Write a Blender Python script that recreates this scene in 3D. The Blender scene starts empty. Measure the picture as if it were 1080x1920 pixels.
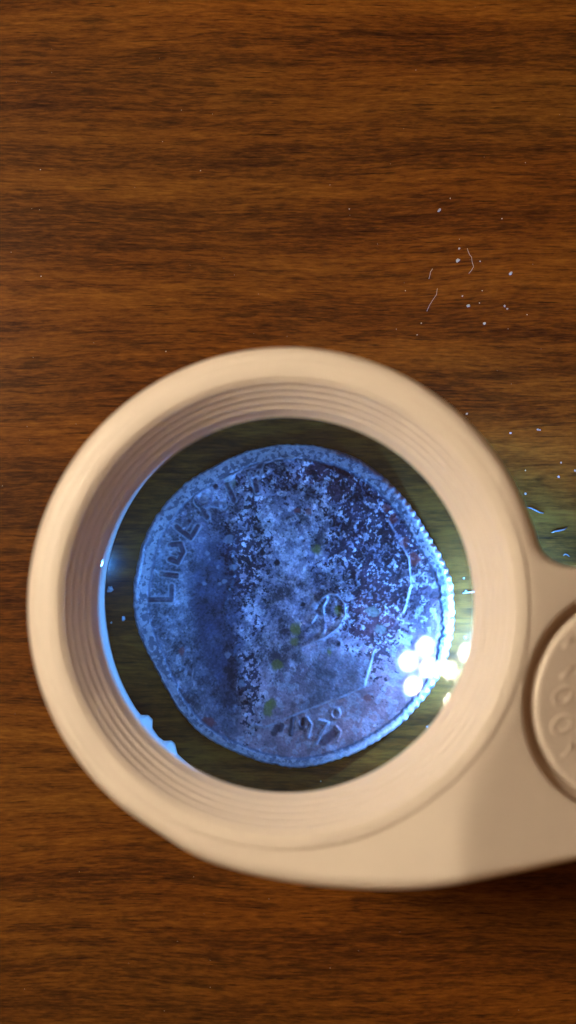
import bpy, bmesh, math, random
import numpy as np
from mathutils import Vector

random.seed(7)
rng = np.random.default_rng(7)
S = 0.001                      # every number below is in millimetres
scene = bpy.context.scene
COL = scene.collection

# ------------------------------------------------------------------ camera, light, exposure
F, CAM_H, TILT = 2318.0, 110.0, math.radians(4.2)
CX, CY = 537.0, 1131.0         # where the lens axis meets the photograph
cam_d = bpy.data.cameras.new("camera")
cam = bpy.data.objects.new("camera", cam_d)
COL.objects.link(cam)
cam.location = (0.115 * S, 0, CAM_H * S)
cam.rotation_euler = (TILT, 0, 0)
cam_d.sensor_fit = 'VERTICAL'
cam_d.sensor_height = 24
cam_d.sensor_width = 24
cam_d.lens = F / 1920 * 24
cam_d.clip_start = 0.002
cam_d.clip_end = 20
cam_d.dof.use_dof = True
cam_d.dof.focus_distance = 112.5 * S
cam_d.dof.aperture_fstop = 16.0
scene.camera = cam

w = bpy.data.worlds.new("World")
scene.world = w
w.use_nodes = True
bg = w.node_tree.nodes["Background"]
bg.inputs[0].default_value = (1.0, 0.50, 0.19, 1)
bg.inputs[1].default_value = 0.13

scene.view_settings.view_transform = 'Standard'
scene.view_settings.look = 'None'
scene.view_settings.exposure = 0
scene.view_settings.gamma = 1
scene.render.engine = 'CYCLES'
cy = scene.cycles
cy.caustics_reflective = False
cy.caustics_refractive = True
cy.max_bounces = 10
cy.transmission_bounces = 8
cy.glossy_bounces = 5
cy.sample_clamp_indirect = 110
cy.use_denoising = True

BULB_L = 104.0                 # bulbs of the ceiling lamp and its added twin
LED_WHITE, LED_BLUE = 5000.0, 3800.0

# ------------------------------------------------------------------ helpers
def at(px, py, z):
    """photograph pixel -> point (mm) on the level plane z"""
    d = np.array([(px - 540) / F, -(py - 960) / F, -1.0])
    c, s = math.cos(TILT), math.sin(TILT)
    d = np.array([d[0], d[1] * c - d[2] * s, d[1] * s + d[2] * c])
    t = (z - CAM_H) / d[2]
    return np.array([0.115 + d[0] * t, d[1] * t, z])

K1, K3 = 3.92331621e-02, -6.92481834e-09
def coin_mm(px, py):
    """photograph pixel seen through the lens -> x, y (mm) on the coin"""
    dx, dy = px - CX, CY - py
    r2 = dx * dx + dy * dy
    k = K1 + K3 * r2
    return dx * k, dy * k

def empty(name, loc, label, cat, group=None):
    o = bpy.data.objects.new(name, None)
    COL.objects.link(o)
    o.location = [v * S for v in loc]
    o.empty_display_size = 0.005
    o["label"] = label
    o["category"] = cat
    if group:
        o["group"] = group
    return o

def mesh(name, verts, faces, mat, parent=None, smooth=True):
    me = bpy.data.meshes.new(name)
    v = np.asarray(verts, dtype=np.float32)
    if parent is not None:
        q = parent
        off = np.zeros(3)
        while q is not None:
            off += np.array(q.location) / S
            q = q.parent
        v = v - off.astype(np.float32)
    v = v * S
    if isinstance(faces, np.ndarray):
        n, k = faces.shape
        me.vertices.add(len(v))
        me.vertices.foreach_set("co", v.ravel())
        me.loops.add(n * k)
        me.loops.foreach_set("vertex_index", faces.astype(np.int32).ravel())
        me.polygons.add(n)
        me.polygons.foreach_set("loop_start", np.arange(0, n * k, k, dtype=np.int32))
        me.polygons.foreach_set("loop_total", np.full(n, k, dtype=np.int32))
        me.update(calc_edges=True)
        me.validate()
    else:
        me.from_pydata([tuple(map(float, p)) for p in v], [], faces)
        me.update()
    if smooth:
        me.polygons.foreach_set("use_smooth", [True] * len(me.polygons))
    if mat is not None:
        me.materials.append(mat)
    o = bpy.data.objects.new(name, me)
    COL.objects.link(o)
    if parent is not None:
        o.parent = parent
    return o

def tag(o, label, cat, group=None, kind=None):
    o["label"] = label
    o["category"] = cat
    if group:
        o["group"] = group
    if kind:
        o["kind"] = kind
    return o

def grid_faces(nu, nv, closed_u):
    """quads of a grid indexed [v*nu+u]; u runs round"""
    u = np.arange(nu if closed_u else nu - 1)
    v = np.arange(nv - 1)
    U, V = np.meshgrid(u, v)
    U, V = U.ravel(), V.ravel()
    U1 = (U + 1) % nu
    return np.stack([V * nu + U, V * nu + U1, (V + 1) * nu + U1, (V + 1) * nu + U], 1)

def lathe(profile, n=256, closed=True, cx=0.0, cy_=0.0):
    p = list(profile)
    if closed:
        p = p + [p[0]]
    a = np.linspace(0, 2 * math.pi, n, endpoint=False)
    v = np.concatenate([np.stack([cx + r * np.cos(a), cy_ + r * np.sin(a), np.full(n, z)], 1) for r, z in p])
    return v, grid_faces(n, len(p), True)[:, ::-1]

def tube(pts, rad, seg=8):
    pts = [Vector(p) for p in pts]
    vs, fs = [], []
    for i, p in enumerate(pts):
        t = (pts[min(i + 1, len(pts) - 1)] - pts[max(i - 1, 0)]).normalized()
        up = Vector((0, 0, 1)) if abs(t.z) < .9 else Vector((1, 0, 0))
        s = t.cross(up).normalized()
        b = s.cross(t)
        r = rad if not callable(rad) else rad(i / (len(pts) - 1))
        for k in range(seg):
            a = 2 * math.pi * k / seg
            vs.append(tuple(p + s * math.cos(a) * r + b * math.sin(a) * r))
    for i in range(len(pts) - 1):
        for k in range(seg):
            k1 = (k + 1) % seg
            fs.append((i * seg + k, i * seg + k1, (i + 1) * seg + k1, (i + 1) * seg + k))
    fs.append(tuple(range(seg))[::-1])
    fs.append(tuple((len(pts) - 1) * seg + k for k in range(seg)))
    return vs, fs

def smoothstep(a, b, x):
    t = np.clip((x - a) / (b - a), 0, 1)
    return t * t * (3 - 2 * t)

def vnoise(x, y, seed):
    xi, yi = np.floor(x).astype(np.int64), np.floor(y).astype(np.int64)
    fx, fy = x - xi, y - yi
    fx = fx * fx * (3 - 2 * fx)
    fy = fy * fy * (3 - 2 * fy)
    def h(i, j):
        n = (i * 374761393 + j * 668265263 + seed * 1442695041) & 0xFFFFFFFF
        n = ((n ^ (n >> 13)) * 1274126177) & 0xFFFFFFFF
        n = ((n ^ (n >> 15)) * 2246822519) & 0xFFFFFFFF
        return ((n ^ (n >> 16)) & 0xFFFFFF) / float(0xFFFFFF)
    a, b, c, d = h(xi, yi), h(xi + 1, yi), h(xi, yi + 1), h(xi + 1, yi + 1)
    return (a * (1 - fx) + b * fx) * (1 - fy) + (c * (1 - fx) + d * fx) * fy

def fbm(x, y, scale, octaves, seed):
    t, amp, tot = 0.0, 1.0, 0.0
    for o in range(octaves):
        f = 2 ** o / scale
        ca, sa = math.cos(o * 1.1 + .4), math.sin(o * 1.1 + .4)
        t = t + amp * vnoise((x * ca - y * sa) * f + 17.3 * o, (x * sa + y * ca) * f + 5.1 * o, seed + o * 31)
        tot += amp
        amp *= .55
    return t / tot

# ------------------------------------------------------------------ materials
class NT:
    def __init__(self, name):
        self.m = bpy.data.materials.new(name)
        self.m.use_nodes = True
        self.t = self.m.node_tree
        self.n = self.t.nodes
        self.l = self.t.links
        self.p = self.n["Principled BSDF"]
    def add(self, typ, **kw):
        nd = self.n.new(typ)
        for k, v in kw.items():
            if k.startswith("i_"):
                key = k[2:]
                key = int(key) if key.isdigit() else key
                if hasattr(v, "links"):
                    self.l.new(v, nd.inputs[key])
                else:
                    nd.inputs[key].default_value = v
            else:
                setattr(nd, k, v)
        return nd
    def math(self, op, a, b=0.0, c=None):
        nd = self.n.new("ShaderNodeMath")
        nd.operation = op
        for i, v in enumerate((a, b) if c is None else (a, b, c)):
            if hasattr(v, "links"):
                self.l.new(v, nd.inputs[i])
            else:
                nd.inputs[i].default_value = v
        return nd.outputs[0]
    def ramp(self, fac, stops, interp='LINEAR'):
        nd = self.n.new("ShaderNodeValToRGB")
        cr = nd.color_ramp
        cr.interpolation = interp
        while len(cr.elements) < len(stops):
            cr.elements.new(0.5)
        for e, (pos, c) in zip(cr.elements, stops):
            e.position = pos
            e.color = (c[0], c[1], c[2], 1) if not isinstance(c, (int, float)) else (c, c, c, 1)
        self.l.new(fac, nd.inputs[0])
        return nd.outputs[0]
    def mix(self, fac, a, b, mode='MIX'):
        nd = self.n.new("ShaderNodeMix")
        nd.data_type = 'RGBA'
        nd.blend_type = mode
        nd.clamp_factor = True
        for sock, v in ((nd.inputs[0], fac), (nd.inputs[6], a), (nd.inputs[7], b)):
            if hasattr(v, "links"):
                self.l.new(v, sock)
            else:
                sock.default_value = v if isinstance(v, (int, float)) else (v[0], v[1], v[2], 1)
        return nd.outputs[2]
    def noise(self, vec, scale, detail=4, rough=.55, dist=0.0):
        nd = self.add("ShaderNodeTexNoise", i_Vector=vec)
        nd.inputs["Scale"].default_value = scale
        nd.inputs["Detail"].default_value = detail
        nd.inputs["Roughness"].default_value = rough
        nd.inputs["Distortion"].default_value = dist
        return nd.outputs["Fac"]
    def stretched(self, sx, sy, loc=(0, 0, 0), rot=0.0, src=None):
        if src is None:
            if not hasattr(self, "_tc"):
                self._tc = self.add("ShaderNodeTexCoord").outputs["Object"]
            src = self._tc
        nd = self.add("ShaderNodeMapping", i_Vector=src)
        nd.inputs["Scale"].default_value = (sx * 1000, sy * 1000, 1000 * sx)
        nd.inputs["Location"].default_value = loc
        nd.inputs["Rotation"].default_value = (0, 0, rot)
        return nd.outputs[0]
    def bump(self, height, strength, dist):
        nd = self.add("ShaderNodeBump", i_Height=height)
        nd.inputs["Strength"].default_value = strength
        nd.inputs["Distance"].default_value = dist * S
        self.l.new(nd.outputs[0], self.p.inputs["Normal"])
        return nd.outputs[0]
    def set(self, **kw):
        for k, v in kw.items():
            k = k.replace("_", " ")
            if hasattr(v, "links"):
                self.l.new(v, self.p.inputs[k])
            else:
                self.p.inputs[k].default_value = v

def wood_material():
    t = NT("walnut_laminate")
    bend = t.noise(t.stretched(.02, .05), 1, 2, .5)
    # a slow sideways drift of the grain
    tc = t._tc
    sep = t.add("ShaderNodeSeparateXYZ", i_0=tc)
    yy = t.math('ADD', sep.outputs[1], t.math('MULTIPLY', t.math('SUBTRACT', bend, .5), .004))
    com = t.add("ShaderNodeCombineXYZ", i_0=sep.outputs[0], i_1=yy, i_2=sep.outputs[2])
    V = com.outputs[0]
    bands = t.noise(t.stretched(.018, .20, (3.1, 1.7, 0), src=V), 1, 3, .55)      # broad bands, about 5 mm
    streak = t.noise(t.stretched(.115, 1.35, (7, 2, 0), src=V), 1, 7, .68, .18)      # streaks
    fine = t.noise(t.stretched(.55, 5.5, (1, 9, 0), src=V), 1, 5, .72)         # fine lines
    blot = t.noise(t.stretched(.20, .95, (11, 4, 0), src=V), 1, 5, .64, .3)        # dark blotches
    fleck = t.noise(t.stretched(.8, 3.2, (5, 5, 0), src=V), 1, 3, .6, .3)         # short cross flecks
    f = t.math('ADD', t.math('MULTIPLY', bands, .95), t.math('MULTIPLY', streak, .85))
    f = t.math('ADD', f, t.math('MULTIPLY', fine, .80))
    f = t.math('ADD', f, t.math('MULTIPLY', fleck, .42))
    f = t.math('SUBTRACT', f, .96)
    base = t.ramp(f, [(.18, (.022, .0070, .0024)), (.38, (.056, .0178, .0038)), (.52, (.100, .0330, .0052)),
                      (.66, (.150, .052, .0072)), (.85, (.210, .081, .011))])
    dark = t.ramp(blot, [(.30, .6), (.45, 0.0)])
    base = t.mix(dark, base, (.021, .0085, .003))
    pore = t.noise(t.stretched(.20, 4.2, (2, 2, 0), src=V), 1, 3, .6)
    pm = t.ramp(pore, [(.29, .8), (.40, 0.0)])
    base = t.mix(pm, base, (.012, .005, .002))
    hue = t.noise(t.stretched(.02, .06, (9, 1, 0), src=V), 1, 2)
    base = t.mix(t.ramp(hue, [(.38, .55), (.62, 0)]), base, (1.12, .86, .62), 'MULTIPLY')
    sm = t.noise(t.stretched(.09, .12), 1, 3)
    rough = t.math('ADD', .42, t.math('MULTIPLY', sm, .16))
    t.set(Base_Color=base, Roughness=rough, Specular_IOR_Level=.05, Coat_Weight=.35, Coat_Roughness=.17)
    h = t.math('ADD', t.math('MULTIPLY', fine, .6), t.math('MULTIPLY', pm, -.5))
    h = t.math('ADD', h, t.math('MULTIPLY', t.noise(t.stretched(4, 9), 1, 2), .25))
    t.bump(h, .6, .06)
    return t.m

def plastic_material(name, col, rough=.42, grain=.06):
    t = NT(name)
    n = t.noise(t.stretched(.35, .35), 1, 4, .6)
    c = t.mix(t.ramp(n, [(.3, 0), (.75, 1)]), col, tuple(v * .955 for v in col))
    t.set(Base_Color=c, Roughness=rough, Specular_IOR_Level=.4)
    t.bump(t.noise(t.stretched(5, 5), 1, 3, .6), grain, .05)
    return t.m

def glass_material():
    t = NT("clear_lens_glass")
    g = t.n.new("ShaderNodeBsdfGlass")
    g.inputs["IOR"].default_value = 1.5
    g.inputs["Roughness"].default_value = 0.0
    g.inputs["Color"].default_value = (.985, .99, 1, 1)
    t.n.remove(t.p)
    t.l.new(g.outputs[0], t.n["Material Output"].inputs[0])
    return t.m

def emit_material(name, col, strength):
    t = NT(name)
    t.set(Base_Color=(.8, .8, .8, 1), Emission_Color=(*col, 1), Emission_Strength=strength, Roughness=.3)
    return t.m

def coin_material():
    t = NT("corroded_coin_metal")
    vc = t.add("ShaderNodeVertexColor", layer_name="patina")
    n = t.noise(t.stretched(7, 7), 1, 4, .7)
    c = t.mix(t.ramp(n, [(.3, .55), (.65, 0)]), vc.outputs[0], (.45, .42, .48), 'MULTIPLY')
    shine = vc.outputs[1]
    t.set(Base_Color=c, Metallic=t.math('ADD', .22, t.math('MULTIPLY', shine, .68)), Specular_IOR_Level=.22)
    t.set(Roughness=t.math('SUBTRACT', t.math('ADD', .40, t.math('MULTIPLY', n, .22)), t.math('MULTIPLY', shine, .14)))
    t.bump(t.noise(t.stretched(5.5, 5.5, (3, 3, 3)), 1, 5, .7), .4, .045)
    return t.m

def simple(name, col, rough=.5, metal=0.0, spec=.5):
    t = NT(name)
    n = t.noise(t.stretched(2, 2), 1, 3)
    c = t.mix(n, col, tuple(v * .8 for v in col))
    t.set(Base_Color=c, Roughness=rough, Metallic=metal, Specular_IOR_Level=spec)
    return t.m

M_WOOD = wood_material()
M_WHITE = plastic_material("cream_white_plastic", (.80, .675, .56))
M_GLASS = glass_material()
M_COIN = coin_material()
M_LEDW = emit_material("lit_white_led", (.080, .345, 1.1), LED_WHITE)
M_LEDB = emit_material("lit_blue_led", (.06, .32, 1.0), LED_BLUE)
M_BULB = simple("white_enamel", (.85, .82, .75), .3)
M_BRASS = simple("brushed_brass", (.55, .38, .16), .35, 1.0)
M_SLIVER = simple("dull_sliver", (.20, .20, .21), .35)
M_DUST = simple("pale_dust", (.48, .46, .48), .4)

# ------------------------------------------------------------------ table
def rounded_slab(x0, x1, y0, y1, z0, z1, e):
    def loop(i, z):
        return [(x0 + i, y0 + i, z), (x1 - i, y0 + i, z), (x1 - i, y1 - i, z), (x0 + i, y1 - i, z)]
    v = loop(e, z0) + loop(0, z0 + e) + loop(0, z1 - e) + loop(e * .3, z1 - e * .3) + loop(e, z1)
    f = [(3, 2, 1, 0)]
    for k in range(4):
        for i in range(4):
            j = (i + 1) % 4
            f.append((k * 4 + i, k * 4 + j, k * 4 + 4 + j, k * 4 + 4 + i))
    f.append((16, 17, 18, 19))
    return v, f
v, f = rounded_slab(-420, 380, -300, 340, -24, 0, 2.5)
table = mesh("tabletop", v, f, M_WOOD, None, False)
table.cycles.is_caustics_receiver = True
tag(table, "dark brown wood grain tabletop lying under the magnifier and coin", "table")

# ------------------------------------------------------------------ ceiling lamp (seen as reflections in the lens) and an added twin
GP = [225, 245, 257, 270, 290, 310, 325, 340]
GA = [29.0, 31.7, 33.4, 35.2, 38.1, 41.1, 43.3, 45.7]
def lamp_dir(px, py):
    dx, dy = px - CX, CY - py
    r = math.hypot(dx, dy)
    a = math.radians(np.interp(r, GP, GA))
    return np.array([-dx / r * math.sin(a), -dy / r * math.sin(a), math.cos(a)])
def ball(c, r, nu=20, nv=12):
    vs = [(c[0], c[1], c[2] - r)]
    for i in range(1, nv):
        ph = math.pi * i / nv
        for k in range(nu):
            a = 2 * math.pi * k / nu
            vs.append((c[0] + r * math.sin(ph) * math.cos(a), c[1] + r * math.sin(ph) * math.sin(a), c[2] - r * math.cos(ph)))
    vs.append((c[0], c[1], c[2] + r))
    fs = [(0, 1 + (k + 1) % nu, 1 + k) for k in range(nu)]
    for i in range(nv - 2):
        for k in range(nu):
            k1 = (k + 1) % nu
            a, b = 1 + i * nu, 1 + (i + 1) * nu
            fs.append((a + k, a + k1, b + k1, b + k))
    last = len(vs) - 1
    b = 1 + (nv - 2) * nu
    fs += [(b + k, b + (k + 1) % nu, last) for k in range(nu)]
    return vs, fs
def pendant_lamp(spots, label, dist):
    q = .42                                                    # size of its parts
    ps = [lamp_dir(*s) * dist for s in spots]
    hub = sum(ps) / len(ps) + np.array([0, 0, 130.0]) * q
    root = empty("pendant_lamp", hub, label, "lamp", "four-bulb pendant lamps over the table")
    vs, fs = lathe([(0.5, 40), (45, 36), (52, 20), (40, 0), (0.5, -4)], 40, False)
    mesh("hub", vs * q + hub, fs, M_BRASS, root)
    vs, fs = tube([hub + (0, 0, 14), hub + (0, 0, 160), hub + (0, 0, 420)], 1.6, 10)
    mesh("hanging_rod", vs, fs, M_BRASS, root)
    for p in ps:
        ax = p / np.linalg.norm(p)
        top = p + ax * 46 * q
        vs, fs = tube([hub + (0, 0, 3), hub * .5 + top * .5 + (0, 0, 12), hub * .15 + top * .85 + (0, 0, 10), top], 2.2, 10)
        mesh("arm", vs, fs, M_BRASS, root)
        rot = np.array(Vector((0, 0, 1)).rotation_difference(Vector(ax)).to_matrix())
        vs, fs = lathe([(0.5, 58), (15, 58), (19, 46), (13, 34), (0.5, 34)], 24, False)
        mesh("socket", (np.array(vs) * q) @ rot.T + p, fs, M_BRASS, root)
        # a white cup behind each bulb, open towards the table
        vs, fs = lathe([(0.5, 33), (14, 31), (25, 23), (32, 11), (34, 4), (35.5, 4), (33.5, 12), (26, 24.5), (15, 32.5), (0.5, 34.5)], 32, False)
        cup = mesh("reflector_cup", (np.array(vs) * q) @ rot.T + p, fs, M_BULB, root)
        ld = bpy.data.lights.new("bulb_light", 'POINT')        # the frosted bulb itself
        ld.shadow_soft_size = 27 * q * S
        ld.energy = BULB_L * 4 * math.pi ** 2 * (27 * q * S) ** 2
        ld.color = (1.0, .89, .70)
        ld.cycles.is_caustics_light = True
        lo = bpy.data.objects.new("bulb_light", ld)
        COL.objects.link(lo)
        lo.parent = cup
        lo.location = [v * S for v in (p - hub)]
    return root
pendant_lamp([(778, 1206), (748, 1232), (784, 1244), (757, 1274)],
             "nearer four-bulb pendant lamp shining warm light down on the table", 420)
pendant_lamp([(854, 1219), (823, 1249), (857, 1269), (829, 1302)],  # made-up twin of the one lamp, giving its second reflection
             "farther four-bulb pendant lamp added for the second cluster of reflections in the lens", 450)

# ------------------------------------------------------------------ magnifier
mag = empty("magnifier", (0, 0, 0), "cream white plastic illuminated magnifier standing over the coin, its arm leaving at right", "magnifier")

Z_BODY = 24.12
def ztop(x, y):
    p, q = x - 12.0, 1.1 * (np.hypot(x, y) - 16.9)
    d = -1.1 * np.logaddexp(-p / 1.1, -q / 1.1)               # soft minimum
    d = .45 * np.logaddexp(0, d / .45)                        # soft start
    drop = .45 * d
    drop = np.where(drop > 7.5, 7.5 + 1.2 * (1 - np.exp(-(drop - 7.5) / 1.2)), drop)
    return Z_BODY - drop * smoothstep(10, 3.5, y) - .05 * np.logaddexp(0, (-y - 14.5) / .6) * .6

# outline of body and arm, photograph pixels relative to the lens axis, y up
pts = []
for a in np.arange(20, 241, 4.0):
    pts.append((487 * math.cos(math.radians(a)), 487 * math.sin(math.radians(a))))
pts += [(-165, -472), (-80, -499), (3, -516), (85, -526), (163, -530), (240, -530), (313, -522), (430, -499), (543, -474),
        (700, -446), (850, -420), (960, -395), (1020, -340), (1045, -250), (1050, -180), (1045, -90), (1020, -10), (960, 45), (850, 55),
        (700, 60), (600, 63), (543, 66), (520, 71), (498, 81), (482, 98), (473, 118), (470, 133), (466, 146)]
pts = np.array(pts, float)
for _ in range(2):
    nx = np.roll(pts, -1, 0)
    pts = np.stack([.75 * pts + .25 * nx, .25 * pts + .75 * nx], 1).reshape(-1, 2)
xy = pts * (CAM_H - Z_BODY + .6) / F
for _ in range(3):
    z = ztop(xy[:, 0], xy[:, 1])
    xy = pts * ((CAM_H - z + .6) / F)[:, None]
ang = np.unwrap(np.arctan2(xy[:, 1], xy[:, 0]))
rad = np.hypot(xy[:, 0], xy[:, 1])
o_ = np.argsort(ang)
ang, rad = ang[o_], rad[o_]
A0 = ang[0]
def body_radius(a):
    return np.interp((a - A0) % (2 * math.pi) + A0, np.append(ang, ang[0] + 2 * math.pi), np.append(rad, rad[0]))

CAPC = at(1182, 1315, 20.8)[:2]
CAP_R, PIT_R = 7.35, 8.15
angs = np.concatenate([np.radians(np.linspace(14, 292, 240, endpoint=False)), np.radians(np.linspace(292, 374, 640, endpoint=False))])
na = len(angs)
R_IN = 16.6
Rb = body_radius(angs)
rows, top_rows = [], 170
for i in range(top_rows):
    t = i / (top_rows - 1)
    # finer near the rounded edge
    d = 1 - t
    r = R_IN + (Rb - R_IN) * (1 - d ** 1.25)
    rows.append((r, 'top'))
E_ = 1.3
vs = []
for r, k in rows:
    x, y = r * np.cos(angs), r * np.sin(angs)
    de = np.minimum(Rb - r, E_)
    z = ztop(x, y) - (E_ - np.sqrt(np.maximum(E_ ** 2 - (E_ - de) ** 2, 0)))
    dc = np.hypot(x - CAPC[0], y - CAPC[1])
    z = z - 1.7 * smoothstep(PIT_R + .12, PIT_R - .12, dc)
    vs.append(np.stack([x, y, z], 1))
x, y = Rb * np.cos(angs), Rb * np.sin(angs)
zb = np.full(na, 11.0)
vs.append(np.stack([x, y, zb + .8], 1))
vs.append(np.stack([x * .985, y * .985, zb], 1))
vs.append(np.stack([R_IN * np.cos(angs), R_IN * np.sin(angs), zb], 1))
vs.append(vs[0].copy())
body = mesh("body", np.concatenate(vs), grid_faces(na, len(vs), True), M_WHITE, mag)

# ring with a ridged funnel round the lens
FI, FO, ZI, ZO = 13.50, 15.74, 21.12, 24.15
prof = [(13.50, 21.02), (13.47, 21.04), (13.45, 21.07), (13.46, 21.10), (13.49, 21.115)] + [(FI + (FO - FI) * q, ZI + (ZO - ZI) * q) for q in (.02, .06, .15, .3, .45, .6, .75, .88, .94, .98)]
for k in range(9):                                    # rounded crest
    a = math.pi * (.80 - k / 8 * .80)
    prof.append((16.24 + .62 * math.cos(a), 24.09 + .15 * math.sin(a)))
prof += [(16.95, 23.9), (17.3, 23.7), (17.3, 23.6), (17.3, 21.25), (17.2, 21.2), (14.2, 21.2), (14.06, 21.2), (14.06, 21.1), (14.06, 21.02)]
vs, fs = lathe(prof, 320)
ring = mesh("lens_ring", vs, fs, M_WHITE, mag)
for k in range(5):
    t = .22 + k * .17
    c = np.array([FI + (FO - FI) * t, ZI + (ZO - ZI) * t])
    u = np.array([FO - FI, ZO - ZI]); u /= np.linalg.norm(u)
    nn = np.array([-u[1], u[0]])
    pr = []
    for j in range(9):
        a = math.pi * (1 - j / 8)
        q = c + u * .21 * math.cos(a) + nn * (.11 * math.sin(a) - .01)
        pr.append(tuple(q))
    vs, fs = lathe(pr, 256)
    mesh("ridge", vs, fs, M_WHITE, ring)

# lens: flat above, convex below
LR, R_L, LT = 13.98, 45.0, 3.2
pr = [(0.0004, 21.0)] + [(r, 21.0) for r in np.linspace(.6, LR, 12)]
for r in np.linspace(LR, 0.0004, 44):
    pr.append((r, 21.0 - LT + R_L - math.sqrt(R_L ** 2 - r * r)))
vs, fs = lathe(pr, 256)
lens = mesh("lens", vs, fs, M_GLASS, mag)
bm_ = bmesh.new()
bm_.from_mesh(lens.data)
bmesh.ops.remove_doubles(bm_, verts=bm_.verts, dist=1.5e-6)      # close the poles
bm_.to_mesh(lens.data)
bm_.free()
lens.cycles.is_caustics_caster = True
# the flat face keeps a hard edge
lens.data.polygons.foreach_set("use_smooth", [True] * len(lens.data.polygons))
for e in lens.data.edges:
    a, b = [lens.data.vertices[i].co for i in e.vertices]
    if abs(math.hypot(a.x, a.y) - LR * S) < 2e-6 and abs(math.hypot(b.x, b.y) - LR * S) < 2e-6 and abs(a.z - b.z) < 1e-7:
        e.use_edge_sharp = True

# shroud under the lens, open towards the right rear, standing on the table
PA = [75, 100, 120, 135, 150, 165, 180, 190, 200, 210, 215, 217.5, 219, 221, 223, 226, 228.2, 230, 231.5, 234, 237, 242, 250, 260, 300, 352]
PR = [372, 368, 357, 351, 347, 343, 340, 338.5, 340, 341.5, 342.5, 342, 331, 330, 341, 344, 343, 333, 333, 345, 348, 352, 356, 362, 372, 372]
sa = np.radians(np.linspace(76, 334, 700))
rb = np.interp(np.degrees(sa), PA, PR)
rb = rb * (K1 + K3 * rb * rb) - .03
def sring(r, z):
    return np.stack([r * np.cos(sa), r * np.sin(sa), np.full(len(sa), z)], 1)
vs = [sring(rb + .35, .05), sring(rb, .35), sring(rb * .75 + 13.95 * .25, 3.0), sring(np.full(len(sa), 13.95), 15.8),
      sring(np.full(len(sa), 16.2), 15.8), sring(np.full(len(sa), 16.2), .05), sring(rb + .35, .05)]
n_ = len(sa)
fs = [tuple(q) for q in grid_faces(n_, len(vs), False)]
fs += [tuple(k * n_ for k in range(6)), tuple(k * n_ + n_ - 1 for k in range(5, -1, -1))]
mesh("light_shroud", np.concatenate(vs), fs, M_WHITE, mag, False)

# an added skirt under the arm's near side, stopping LED light leaking out
sk = np.array([(14.9, -7.2), (16.4, -11.0), (19.5, -13.6), (24, -14.6), (31, -14.2), (39, -12.6)], float)
for _ in range(3):
    q = np.empty((2 * len(sk) - 2, 2)); q[0::2] = .75 * sk[:-1] + .25 * sk[1:]; q[1::2] = .25 * sk[:-1] + .75 * sk[1:]
    sk = np.concatenate([sk[:1], q, sk[-1:]])
tg = np.gradient(sk, axis=0); tg /= np.linalg.norm(tg, axis=1)[:, None]
nr = np.stack([-tg[:, 1], tg[:, 0]], 1) * .5
n_ = len(sk)
vs = [np.column_stack([sk + nr * a, np.full(n_, z)]) for a, z in ((1, .05), (1, 11.3), (-1, 11.3), (-1, .05), (1, .05))]
fs = [tuple(q) for q in grid_faces(n_, 5, False)] + [tuple(k * n_ for k in range(4)), tuple(k * n_ + n_ - 1 for k in range(3, -1, -1))]
mesh("added_arm_skirt", np.concatenate(vs), fs, M_WHITE, mag, False)

# two small LEDs under the lens edge, and one added under the arm
def led(az, r, z, mat, rr, hood=True):
    a = math.radians(az)
    c = np.array([r * math.cos(a), r * math.sin(a), z])
    vs, fs = ball(c, rr, 16, 10)
    o = mesh("led", vs, fs, mat, mag)
    out = np.array([math.cos(a), math.sin(a), 0]) * (rr + .25)
    vs, fs = tube([c + out * .6, c + out * 1.6], rr * 1.35, 14)
    mesh("led_base", vs, fs, M_WHITE, o)
    if hood:                                              # a small unseen roof, added to keep the light down
        t_ = np.array([-math.sin(a), math.cos(a), 0]) * 1.6
        e_ = np.array([math.cos(a), math.sin(a), 0])
        z0 = np.array([0, 0, rr + .06])
        q = [c - e_ * (rr + .75) - t_ + z0, c + e_ * (rr + 1.2) - t_ + z0, c + e_ * (rr + 1.2) + t_ + z0, c - e_ * (rr + .75) + t_ + z0]
        vs = q + [p + np.array([0, 0, .3]) for p in q]
        mesh("added_led_hood", vs, [(3, 2, 1, 0), (4, 5, 6, 7), (0, 1, 5, 4), (1, 2, 6, 5), (2, 3, 7, 6), (3, 0, 4, 7)], M_WHITE, o, False)
    return o
led(-13, 14.9, 4.8, M_LEDW, .44)
led(-4, 21.5, 7.0, M_LEDW, .36)  # unseen LED added to throw spill onto the table beside the arm
led(168, 13.9, 10.5, M_LEDB, .38, False)

# pivot cap with embossed characters
cr = np.concatenate([np.linspace(0.01, 6.4, 14), np.linspace(6.6, CAP_R, 16)])
ca = np.linspace(0, 2 * math.pi, 200, endpoint=False)
vs = []
for r in cr:
    x, y = CAPC[0] + r * np.cos(ca), CAPC[1] + r * np.sin(ca)
    de = min(CAP_R - r, .45)
    z = ztop(x, y) + .03 - (.45 - math.sqrt(max(.2025 - (.45 - de) ** 2, 0)))
    vs.append(np.stack([x, y, z], 1))
x, y = CAPC[0] + CAP_R * np.cos(ca), CAPC[1] + CAP_R * np.sin(ca)
vs.append(np.stack([x, y, ztop(x, y) - 1.9], 1))
cap = mesh("pivot_cap", np.concatenate(vs), grid_faces(200, len(vs), True), M_WHITE, mag)
def cap_pt(px, py):
    p = at(px, py, 20.7)
    return (p[0], p[1], float(ztop(np.array([p[0]]), np.array([p[1]]))[0]) - .13)
def oval(cx, cy, rx, ry, rot, n=20):
    out = []
    for k in range(n + 1):
        a = 2 * math.pi * k / n
        x, y = rx * math.cos(a), ry * math.sin(a)
        out.append((cx + x * math.cos(rot) - y * math.sin(rot), cy + x * math.sin(rot) + y * math.cos(rot)))
    return out
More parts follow.
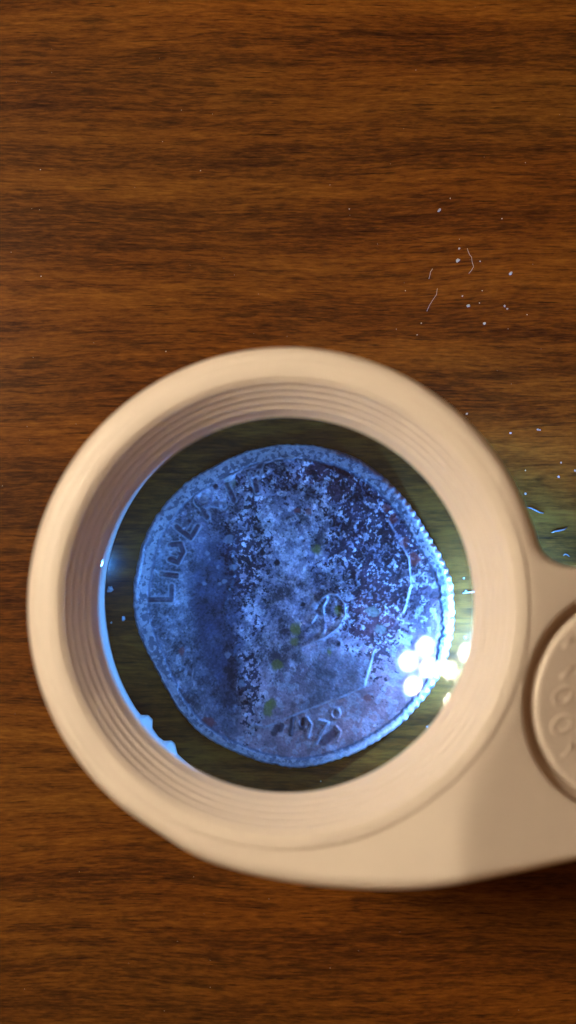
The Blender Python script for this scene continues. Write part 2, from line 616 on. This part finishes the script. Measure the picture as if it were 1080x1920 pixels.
for st in ([(1041, 1212), (1062, 1196)], [(1037, 1268), (1066, 1246)], oval(1043, 1301, 20, 14, -.45), oval(1044, 1354, 21, 15, -.3), [(1046, 1417), (1070, 1393)]):
    vs, fs = tube([cap_pt(*q) for q in st], .22, 8)
    mesh("embossed_character", vs, fs, M_WHITE, cap)

# ------------------------------------------------------------------ coin
OUT = [(845, 1085), (850, 1130), (850, 1165), (843, 1210), (828, 1255), (808, 1290), (786, 1318), (755, 1350), (698, 1391), (640, 1418),
       (560, 1436), (500, 1427), (435, 1404), (385, 1378), (345, 1340), (318, 1300), (292, 1250), (268, 1205), (254, 1160), (250, 1110),
       (257, 1060), (270, 1010), (300, 955), (342, 910), (400, 875), (450, 850), (505, 836), (560, 833), (620, 841), (665, 857),
       (705, 882), (745, 920), (775, 955), (800, 1000), (825, 1040)]
CCX, CCY = 548.0, 1133.0
oa = np.array([math.atan2(CCY - y, x - CCX) for x, y in OUT]) % (2 * math.pi)
orr = np.array([math.hypot(x - CCX, y - CCY) for x, y in OUT])
k_ = np.argsort(oa); oa, orr = oa[k_], orr[k_]
oa = np.concatenate([oa[-3:] - 2 * math.pi, oa, oa[:3] + 2 * math.pi])
orr = np.concatenate([orr[-3:], orr, orr[:3]])
NT_, NR_ = 1500, 300
th = np.linspace(0, 2 * math.pi, NT_, endpoint=False)
Rt = np.interp(th, oa, orr)
ker = np.hanning(41); ker /= ker.sum()
Rt = np.convolve(np.concatenate([Rt[-40:], Rt, Rt[:40]]), ker, 'same')[40:-40]
REEDS = 118
wear = smoothstep(.35, .6, fbm(np.cos(th) * 3 + 9, np.sin(th) * 3 + 9, 1.0, 3, 5))
strong = smoothstep(1.15, .6, np.abs(((th + math.pi - .05) % (2 * math.pi)) - math.pi))      # clearest at right
reed = np.sin(th * REEDS + 1.5 * fbm(np.cos(th) * 9, np.sin(th) * 9, 1., 2, 9)) * (.12 + .88 * np.maximum(strong, wear * .35))
Rt = Rt * (1 + .0036 * reed + .012 * (fbm(np.cos(th) * 22 + 50, np.sin(th) * 22 + 50, 1., 3, 3) - .5))
sr = np.concatenate([np.linspace(1e-5, .90, NR_ - 80), np.linspace(.904, 1.0, 80)])
Sg, Tg = np.meshgrid(sr, th, indexing='ij')
PX = CCX + Sg * Rt[None, :] * np.cos(Tg)
PY = CCY - Sg * Rt[None, :] * np.sin(Tg)

def seg_dist(x, y, poly, closed=False):
    d = np.full(x.shape, 1e9)
    n = len(poly)
    for i in range(n if closed else n - 1):
        (x0, y0), (x1, y1) = poly[i], poly[(i + 1) % n]
        ex, ey = x1 - x0, y1 - y0
        L2 = ex * ex + ey * ey + 1e-9
        t = np.clip(((x - x0) * ex + (y - y0) * ey) / L2, 0, 1)
        d = np.minimum(d, np.hypot(x - x0 - t * ex, y - y0 - t * ey))
    return d
def inside(x, y, poly):
    c = np.zeros(x.shape, bool)
    n = len(poly)
    for i in range(n):
        (x0, y0), (x1, y1) = poly[i], poly[(i + 1) % n]
        if y0 == y1:
            continue
        c ^= ((y0 > y) != (y1 > y)) & (x < (x1 - x0) * (y - y0) / (y1 - y0) + x0)
    return c
def stroke(lines, half, soft=2.5):
    m = np.zeros(PX.shape)
    for ln in lines:
        xs, ys = zip(*ln)
        box = (PX > min(xs) - 25) & (PX < max(xs) + 25) & (PY > min(ys) - 25) & (PY < max(ys) + 25)
        if box.any():
            d = seg_dist(PX[box], PY[box], ln)
            m[box] = np.maximum(m[box], smoothstep(half + soft, half - soft, d))
    return m
def gauss(cx, cy, sx, sy=None):
    sy = sy or sx
    return np.exp(-.5 * (((PX - cx) / sx) ** 2 + ((PY - cy) / sy) ** 2))

HEAD = [(486, 905), (494, 868), (540, 858), (600, 866), (655, 893), (700, 935), (727, 975), (748, 1012), (766, 1048), (770, 1098), (758, 1145),
        (738, 1172), (716, 1195), (702, 1222), (692, 1250), (682, 1284), (640, 1305), (560, 1335), (500, 1360), (466, 1362), (462, 1340),
        (470, 1318), (462, 1290), (448, 1272), (452, 1246), (440, 1228), (446, 1205), (430, 1180), (418, 1150), (432, 1110), (440, 1075), (436, 1040), (446, 990), (462, 945)]
wob = 5 * (fbm(PX, PY, 22, 4, 77) - .5)
dh = seg_dist(PX, PY, HEAD, True)
sd = np.where(inside(PX, PY, HEAD), dh, -dh) + wob
g_n = np.exp(-.5 * (((PX - 722) / 24) ** 2 + ((PY - 1200) / 32) ** 2)).clip(0, .5) * 2
head = smoothstep(-2.5, 3.5, sd) * (1 - g_n) + smoothstep(-45, 45, sd) * g_n
dome = smoothstep(-5, 120, sd)

EAR = [(588, 1139), (603, 1123), (616, 1114), (631, 1116), (645, 1133), (646, 1154), (633, 1177), (612, 1193), (590, 1203), (566, 1214)]
EAR2 = [(606, 1150), (605, 1135), (612, 1124)], [(607, 1165), (606, 1190)], [(582, 1167), (592, 1155)]
LIB = [[(278, 1125), (322, 1125), (322, 1100)], [(302, 1077), (331, 1080)],
       [(317, 1050), (333, 1056), (343, 1036), (338, 1021), (318, 1023)], [(322, 1036), (334, 1040)],
       [(329, 988), (357, 1010), (371, 988)], [(341, 997), (353, 980)],
       oval(381, 934, 14, 16, .5), [(377, 952), (388, 971)], [(398, 946), (419, 949)],
       [(425, 910), (438, 938)], [(401, 913), (434, 893)],
       [(476, 902), (482, 922)], [(470, 890), (477, 903), (486, 886)]]
LIBD = [[(278, 1125), (322, 1125), (322, 1100)], [(312, 1079), (331, 1081)], [(319, 1049), (333, 1055), (343, 1036), (337, 1021), (322, 1022)],
        [(331, 990), (357, 1010), (370, 989)], [(345, 985), (354, 977)], [(379, 962), (387, 972)], [(424, 909), (438, 940)], [(477, 902), (481, 920)], [(402, 912), (404, 914)]]
DATE = [[(549, 1342), (545, 1374)], oval(567, 1352, 8, 11, .2), [(574, 1343), (583, 1356), (577, 1380)],
        [(596, 1348), (614, 1353), (592, 1393)], [(629, 1361), (636, 1368), (635, 1376), (630, 1386)]]
MINT = oval(627, 1336, 8, 9, 0)
FONT = {'I': [[(0, 0), (0, 1)]], 'N': [[(0, 0), (0, 1), (.7, 0), (.7, 1)]], 'G': [[(.7, .8), (.4, 1), (0, .7), (0, .3), (.35, 0), (.7, .2), (.7, .45), (.4, .45)]],
        'O': [[(.35, 1), (0, .7), (0, .3), (.35, 0), (.7, .3), (.7, .7), (.35, 1)]], 'D': [[(0, 0), (0, 1), (.4, 1), (.7, .6), (.7, .4), (.4, 0), (0, 0)]],
        'W': [[(0, 1), (.2, 0), (.42, .7), (.64, 0), (.84, 1)]], 'E': [[(.6, 0), (0, 0), (0, 1), (.6, 1)], [(0, .5), (.5, .5)]],
        'T': [[(0, 1), (.8, 1)], [(.4, 1), (.4, 0)]], 'R': [[(0, 0), (0, 1), (.5, 1), (.65, .75), (.5, .5), (0, .5)], [(.35, .5), (.7, 0)]],
        'U': [[(0, 1), (0, .25), (.35, 0), (.7, .25), (.7, 1)]], 'S': [[(.65, .85), (.35, 1), (.05, .8), (.1, .58), (.6, .42), (.65, .2), (.35, 0), (0, .15)]]}
def words_at(text, x, y, size, rot):
    out, cx = [], 0
    for ch in text:
        if ch == ' ':
            cx += .7 * size
            continue
        for ln in FONT[ch]:
            out.append([(x + (cx + a * size) * math.cos(rot) + (1 - b) * size * -math.sin(rot), y + (cx + a * size) * math.sin(rot) + (1 - b) * size * math.cos(rot)) for a, b in ln])
        cx += (max(a for ln in FONT[ch] for a, b in ln) + .42) * size
    return out
MOTTO = words_at("IN GOD", 336, 1248, 15, .30) + words_at("WE TRUST", 344, 1292, 14.5, .30)

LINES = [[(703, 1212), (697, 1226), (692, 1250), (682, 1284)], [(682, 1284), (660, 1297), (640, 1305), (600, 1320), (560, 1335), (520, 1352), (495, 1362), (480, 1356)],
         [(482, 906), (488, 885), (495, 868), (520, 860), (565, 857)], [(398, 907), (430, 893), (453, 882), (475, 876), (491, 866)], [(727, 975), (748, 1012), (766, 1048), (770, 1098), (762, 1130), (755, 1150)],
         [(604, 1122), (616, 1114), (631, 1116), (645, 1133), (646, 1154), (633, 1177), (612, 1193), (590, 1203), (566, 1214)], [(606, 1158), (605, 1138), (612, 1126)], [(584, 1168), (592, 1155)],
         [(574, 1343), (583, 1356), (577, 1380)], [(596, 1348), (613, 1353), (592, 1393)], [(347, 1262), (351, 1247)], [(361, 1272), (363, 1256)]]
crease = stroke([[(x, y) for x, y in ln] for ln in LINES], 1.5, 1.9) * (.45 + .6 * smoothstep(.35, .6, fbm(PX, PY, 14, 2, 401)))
f1 = fbm(PX, PY, 6.0, 3, 11)
f2 = fbm(PX, PY, 2.6, 2, 23)
f3 = fbm(PX, PY, 45, 4, 41)
f4 = fbm(PX, PY, 16, 4, 57)
f5 = fbm(PX, PY, 3.4, 3, 68)
# rim
RI = (.908 + .040 * smoothstep(-.2, .9, np.cos(th - math.radians(-75))))[None, :]
rimm = smoothstep(-.012, .012, Sg - RI + .012 * (f4 - .5) * 2)
lib, libd, date_, mint = stroke(LIB, 4.2), stroke(LIBD, 4.6, 1.6), stroke(DATE, 2.4, 2), stroke([MINT], 2.4, 2)
motto = stroke(MOTTO, 1.8, 1.4)
ear, ear2 = stroke([EAR], 4.5, 3), stroke(EAR2, 3, 2.5)
# density of corrosion pits
dens = (.55 * gauss(670, 905, 70, 50) + .75 * gauss(722, 1040, 60, 85) + .60 * gauss(700, 1160, 45, 50) + .33 * gauss(459, 1130, 32, 150)
        + .45 * gauss(470, 1000, 40, 60) + .55 * gauss(470, 1300, 14, 60) + .25 * gauss(560, 890, 80, 30) + .14 + .2 * gauss(640, 1000, 60, 70) + .35 * gauss(706, 1240, 20, 50))
dens = dens * (.45 + .9 * f3) * smoothstep(1.0, .93, Sg) + .04
pit = smoothstep(.02, -.02, .62 * f1 + .38 * f5 - .12 - .62 * np.clip(dens, 0, .7))
pit = np.clip(pit, 0, 1)
flake = smoothstep(.60, .66, f4) * head

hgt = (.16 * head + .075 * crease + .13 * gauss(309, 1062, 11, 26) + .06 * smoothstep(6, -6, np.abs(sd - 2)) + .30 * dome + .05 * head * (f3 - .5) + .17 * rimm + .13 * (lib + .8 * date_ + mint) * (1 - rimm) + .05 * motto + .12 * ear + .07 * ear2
       + .035 * (f4 - .5) + .022 * (f1 - .5) + .018 * (f2 - .5) + .018 * (f5 - .5) - .012 * pit + .018 * flake)
hgt = hgt + .035 * (fbm(PX, PY, 5, 3, 91) - .5) * rimm
# rounded outer edge with reeding
edge = np.clip((Sg - .970) / .030, 0, 1)
hgt = hgt - .34 * (1 - np.sqrt(np.maximum(1 - edge ** 2, 0))) + .075 * reed[None, :] * edge * (1 - .5 * edge)
Z0 = 1.22
X, Y = coin_mm(PX, PY)
top = np.stack([X.ravel(), Y.ravel(), (Z0 + hgt).ravel()], 1)

# patina colours, with some lamp and LED light put in
def L3(*c):
    return np.array(c)[None, None, :]
def over(col, m, c):
    return col * (1 - m[..., None]) + L3(*c) * m[..., None]
pat = np.ones(PX.shape + (3,)) * L3(.145, .122, .150)
pat = over(pat, smoothstep(.35, .7, f3) * .5, (.060, .052, .085))
pat = over(pat, .75 * smoothstep(-60, 240, (PX - 560) * .6 + (PY - 1160) * .8), (.29, .130, .112))                       # rosy grey low right: warm light through the lens put into the colour
field_l = (1 - head) * smoothstep(470, 430, PX) * smoothstep(.93, .88, Sg)
pat = over(pat, field_l * .55 * smoothstep(930, 1010, PY), (.10, .095, .105))
dk = np.clip(1.0 * gauss(405, 1060, 42, 75) + .95 * gauss(425, 1260, 40, 110) + .6 * gauss(395, 1160, 30, 60), 0, 1) * smoothstep(462, 440, PX + 46 * (f4 - .5) + 40 * (f3 - .5)) * smoothstep(330, 362, PX)
pat = over(pat, dk * (.55 + .5 * f4), (.020, .022, .042))
pat = over(pat, .95 * gauss(792, 1120, 27, 100), (.045, .025, .03))                        # dark field behind the head
pat = over(pat, .6 * gauss(425, 915, 42, 34) + .35 * gauss(350, 960, 30, 50), (.20, .15, .19))
pat = over(pat, .45 * gauss(735, 1075, 40, 70), (.05, .038, .05))
pat = over(pat, .55 * gauss(670, 915, 60, 30), (.06, .07, .11))
pat = over(pat, .35 * gauss(575, 1290, 30, 30), (.07, .06, .055))
pat = over(pat, flake * .35, (.22, .165, .185))
light = smoothstep(.50, .62, fbm(PX, PY, 10, 4, 133)) * (.45 + .35 * smoothstep(1150, 900, PY))
pat = over(pat, light * (1 - dk) * (.7 + .8 * np.clip(dens, 0, .6)), (.36, .31, .33))
redness = gauss(700, 1165, 45, 45) + .5 * gauss(600, 900, 60, 30)
pitc = L3(.022, .014, .025) * (1 - np.clip(redness, 0, 1)[..., None]) + L3(.075, .015, .02) * np.clip(redness, 0, 1)[..., None]
pat = pat * (1 + .45 * np.clip(dens, 0, .6)[..., None])
pat = pat * (1 - .93 * pit[..., None]) + pitc * .93 * pit[..., None]
pat = over(pat, .5 * head * smoothstep(1215, 1245, PY) * smoothstep(560, 600, PX), (.085, .085, .10))
f6 = fbm(PX, PY, 30, 3, 88)
frost = np.clip((f2 - .5) * .9 + (f5 - .5) * 1.3 + (f4 - .5) * 1.8 + (f6 - .5) * 2.2, -.72, 1.3)
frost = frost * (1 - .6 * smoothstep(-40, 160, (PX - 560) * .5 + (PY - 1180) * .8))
pat = pat * (1 + frost[..., None] * 1.05)
ragged = 8 * (fbm(PX, PY, 8, 3, 201) - .5)
def spot(x, y, rx, ry=None, soft=2.0):
    ry = ry or rx
    d = (np.hypot((PX - x) / rx, (PY - y) / ry) - 1) * min(rx, ry) + ragged
    return smoothstep(soft, -soft, d)
for x, y, rx, ry in ((520, 1246, 11, 10), (503, 1328, 9, 13), (510, 1318, 8, 10), (593, 1031, 9, 9), (553, 1180, 10, 13), (550, 1203, 9, 8), (633, 1146, 6, 9), (616, 1222, 4, 5)):
    pat = over(pat, .78 * spot(x, y, rx, ry, 3.2), (.15, .13, .018))
for x, y, rx, ry in ((697, 1148, 12, 9), (712, 1180, 10, 8), (430, 905, 11, 12)):
    pat = over(pat, .6 * spot(x, y, rx, ry), (.20, .20, .15))
for x, y, rx, ry in ((723, 953, 8, 8), (737, 974, 8, 9), (757, 1018, 8, 10), (777, 1050, 10, 12), (688, 1307, 7, 6), (342, 1222, 5, 9), (392, 1352, 14, 9), (577, 960, 6, 5), (556, 958, 5, 5)):
    pat = over(pat, .75 * spot(x, y, rx, ry), (.16, .028, .02))
for x, y, r in ((388, 1038, 5), (392, 1049, 4), (408, 1063, 4), (420, 1091, 4), (382, 1094, 4), (430, 1105, 3), (411, 1096, 2), (429, 1012, 10), (437, 1064, 8), (428, 1228, 6), (452, 1282, 8)):
    pat = over(pat, .8 * spot(x, y, r * .85), (.21, .21, .25))
for x, y, r in ((403, 914, 5), (491, 1037, 6), (518, 1056, 5), (590, 888, 6), (592, 897, 5), (568, 1133, 4), (633, 1208, 4), (632, 1122, 3)):
    pat = over(pat, spot(x, y, r), (.012, .01, .016))
halo = np.clip(stroke(LIB, 7.0, 2) - stroke(LIB, 4.4, 1.6), 0, 1)
pat = over(pat, halo * .75, (.30, .26, .28))  # lit edges of the letters put into the colour as pale outlines
pat = over(pat, libd * .75, (.03, .012, .02))
for ln, hw in (([(549, 1342), (545, 1374)], 5), ([(567, 1348), (565, 1362)], 5), ([(519, 1362), (513, 1372)], 6), ([(525, 1366), (528, 1358)], 5)):
    pat = over(pat, .85 * stroke([ln], hw, 2), (.03, .015, .02))
pat = over(pat, .8 * smoothstep(4, -1, seg_dist(PX, PY, [(604, 1388), (622, 1374)]) - 7), (.07, .025, .03))
pat = over(pat, rimm * .8, (.33, .28, .29))
pat = over(pat, rimm * smoothstep(.55, .42, fbm(PX, PY, 6, 3, 301)) * .75, (.04, .04, .06))
pat = over(pat, .8 * gauss(0, 0, 1) + .75 * np.exp(-((Sg - RI + .004) / .008) ** 2), (.05, .05, .07))
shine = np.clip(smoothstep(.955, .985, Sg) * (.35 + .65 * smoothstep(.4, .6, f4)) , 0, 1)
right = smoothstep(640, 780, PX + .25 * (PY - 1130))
pat = over(pat, crease * .9, (.36, .29, .32))  # LED-lit relief edges put into the colour as pale lines
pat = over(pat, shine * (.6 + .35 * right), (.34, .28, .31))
pat = over(pat, smoothstep(.95, .985, Sg) * right * .95, (.95, .82, .85))  # white LED glare on the right rim, put into the colour
pat = np.clip(pat, 0, 1)

coin = empty("coin", (0, 0, 0), "corroded silver coin with blotchy patina and worn head relief seen through the lens", "coin")
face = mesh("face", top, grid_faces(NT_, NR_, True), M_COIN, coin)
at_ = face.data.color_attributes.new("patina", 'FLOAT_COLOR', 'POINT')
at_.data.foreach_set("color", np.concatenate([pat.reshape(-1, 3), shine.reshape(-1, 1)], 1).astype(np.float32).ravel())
face.cycles.is_caustics_receiver = True
# the milled edge below the face
lastx, lasty, lastz = X[-1], Y[-1], (Z0 + hgt)[-1]
vs = [np.stack([lastx, lasty, lastz], 1), np.stack([lastx * 1.001, lasty * 1.001, np.full(NT_, .6)], 1),
      np.stack([lastx, lasty, np.full(NT_, .25)], 1), np.stack([lastx * .975, lasty * .975, np.full(NT_, .02)], 1), np.stack([lastx * .01, lasty * .01, np.full(NT_, .02)], 1)]
edge_o = mesh("milled_edge", np.concatenate(vs), grid_faces(NT_, len(vs), True), M_COIN, coin)
at_ = edge_o.data.color_attributes.new("patina", 'FLOAT_COLOR', 'POINT')
ec = np.tile(np.array([.2, .2, .23, 1.0], dtype=np.float32), (NT_ * len(vs), 1))
at_.data.foreach_set("color", ec.ravel())

# ------------------------------------------------------------------ dust, lint and added slivers on the table
def crumb(name, px, py, r, mat, seed, flat=.6, through=False, stretch=1.0, rot=0.0):
    if through:
        x, y = coin_mm(px, py)
    else:
        x, y = at(px, py, 0)[:2]
    vs, fs = ball((0, 0, 0), 1.0, 9, 6)
    rr = np.random.default_rng(seed)
    vs = np.array(vs) * (1 + .30 * rr.standard_normal((len(vs), 1)).clip(-1, 1))
    vs = vs * np.array([r * stretch, r, r * flat])
    c, s = math.cos(rot), math.sin(rot)
    vs = np.stack([vs[:, 0] * c - vs[:, 1] * s, vs[:, 0] * s + vs[:, 1] * c, vs[:, 2]], 1)
    vs[:, 2] += -vs[:, 2].min() + .002
    o = empty_loc = mesh(name, vs * .7, fs, mat, None, False)
    o.location = (x * S, y * S, 0)
    return o
GRP = "pale dust specks on the wood"
for i, (px, py, r, st, rot, lab) in enumerate((
        (823, 395, .17, 1.5, .9, "bright elongated dust speck lying alone highest on the wood"),
        (858, 489, .21, 1.4, .5, "largest bright dust crumb in the cluster above the magnifier"),
        (957, 513, .18, 1.4, .6, "bright dust speck alone to the right of the dust cluster"),
        (878, 574, .16, 1.3, .2, "bright blue-white dust speck below the dust cluster"),
        (908, 607, .16, 1.1, .0, "small round dust speck lowest below the dust cluster"),
        (861, 466, .12, 1.2, .8, "faint dust speck just above the largest crumb of the cluster"),
        (957, 812, .11, 1.4, .0, "small dust speck on dark wood beside the upper right of the magnifier"))):
    o = crumb("dust_speck", px, py, r, M_DUST, 10 + i, .7, False, st, rot)
    tag(o, lab, "dust speck", GRP)
def lint(pix, rad, label, through=False):
    p3 = []
    for k, (a, b) in enumerate(pix):
        p = coin_mm(a, b) if through else at(a, b, 0)[:2]
        p3.append((p[0], p[1], rad + .02 + .05 * math.sin(k * 1.9) ** 2))
    vs, fs = tube(p3, rad, 6)
    o = mesh("lint_fibre", vs, fs, M_DUST, None)
    tag(o, label, "lint", "lint fibres on the wood")
lint([(876, 466), (878, 473), (881, 479), (884, 482), (885, 492), (888, 500), (884, 507), (879, 513)], .018, "curved pale lint fibre curving to the right of the largest dust crumb")
lint([(811, 504), (807, 510), (806, 516), (804, 523)], .018, "short pale lint fibre left of the dust cluster")
lint([(820, 541), (818, 553), (811, 563), (805, 573), (800, 584)], .016, "longer beaded pale lint fibre below left of the dust cluster")
lint([(866, 1113), (880, 1111), (896, 1109)], .05, "straight fibre standing in for a scratch right of the coin under the lens", True)  # fibre put in place of a scratch
def sliver(pix, rad, label):  # slivers put in where marks on the wood catch the LED light
    p3 = []
    for k, (a, b) in enumerate(pix):
        p = at(a, b, 0)[:2]
        p3.append((p[0], p[1], rad * .8 + .10 * math.sin(math.pi * k / (len(pix) - 1))))
    vs, fs = tube(p3, lambda t: rad * (.35 + .65 * math.sin(math.pi * min(max(t, .08), .92))), 8)
    tag(mesh("added_sliver", vs, fs, M_SLIVER), label, "sliver", "slivers standing in for LED-lit marks by the magnifier arm")
sliver([(988, 951), (996, 953), (1004, 957), (1012, 961), (1019, 962)], .065, "slender pale shaving standing in for an LED-lit mark against the ring of the magnifier at right")
sliver([(1034, 999), (1040, 996), (1047, 995), (1056, 993), (1063, 989)], .08, "curled blue-lit shaving standing in for an LED-lit mark halfway between ring and right picture edge")
sliver([(1056, 1042), (1059, 1039), (1063, 1040), (1068, 1044)], .05, "tiny shaving standing in for an LED-lit mark close above the magnifier arm")
# the many finest specks, one object
vs_, fs_ = [], []
def fleck(x, y, r):
    b = len(vs_)
    bv, bf = ball((x, y, r * .5), r, 6, 4)
    vs_.extend([(q[0] + rng.normal() * r * .25, q[1] + rng.normal() * r * .25, max(q[2] * .8, .003)) for q in bv])
    fs_.extend([tuple(i + b for i in q) for q in bf])
for px, py, r in ((655, 392, .05), (76, 318, .05), (376, 320, .05), (77, 518, .05), (311, 659, .05), (867, 555, .07), (790, 606, .06), (782, 628, .05), (946, 574, .1), (951, 579, .08),
                  (875, 776, .10), (1008, 805, .09), (1012, 806, .07), (1052, 867, .09), (1078, 882, .09), (1047, 894, .1), (985, 882, .06), (985, 926, .1), (941, 410, .05), (844, 372, .05),
                  (899, 568, .05), (988, 590, .05), (760, 545, .05), (900, 490, .06), (904, 545, .05)):
    p = at(px, py, 0)
    fleck(p[0], p[1], r)
for px, py, r in ((207, 1105, .22), (232, 1160, .14), (209, 1168, .08), (797, 1360, .07), (738, 1350, .06), (870, 1195, .1), (872, 1110, .1), (868, 1085, .06), (600, 1460, .05)):
    x, y = coin_mm(px, py)
    fleck(x, y, r)
for _ in range(110):
    px, py = rng.uniform(0, 1080), rng.uniform(0, 1920)
    p = at(px, py, 0)
    if math.hypot(p[0], p[1]) > 18:
        fleck(p[0], p[1], rng.uniform(.012, .03))
dust = mesh("fine_dust", vs_, fs_, M_DUST, None, False)
tag(dust, "scattered fine pale dust specks over the wood", "dust", kind="stuff")
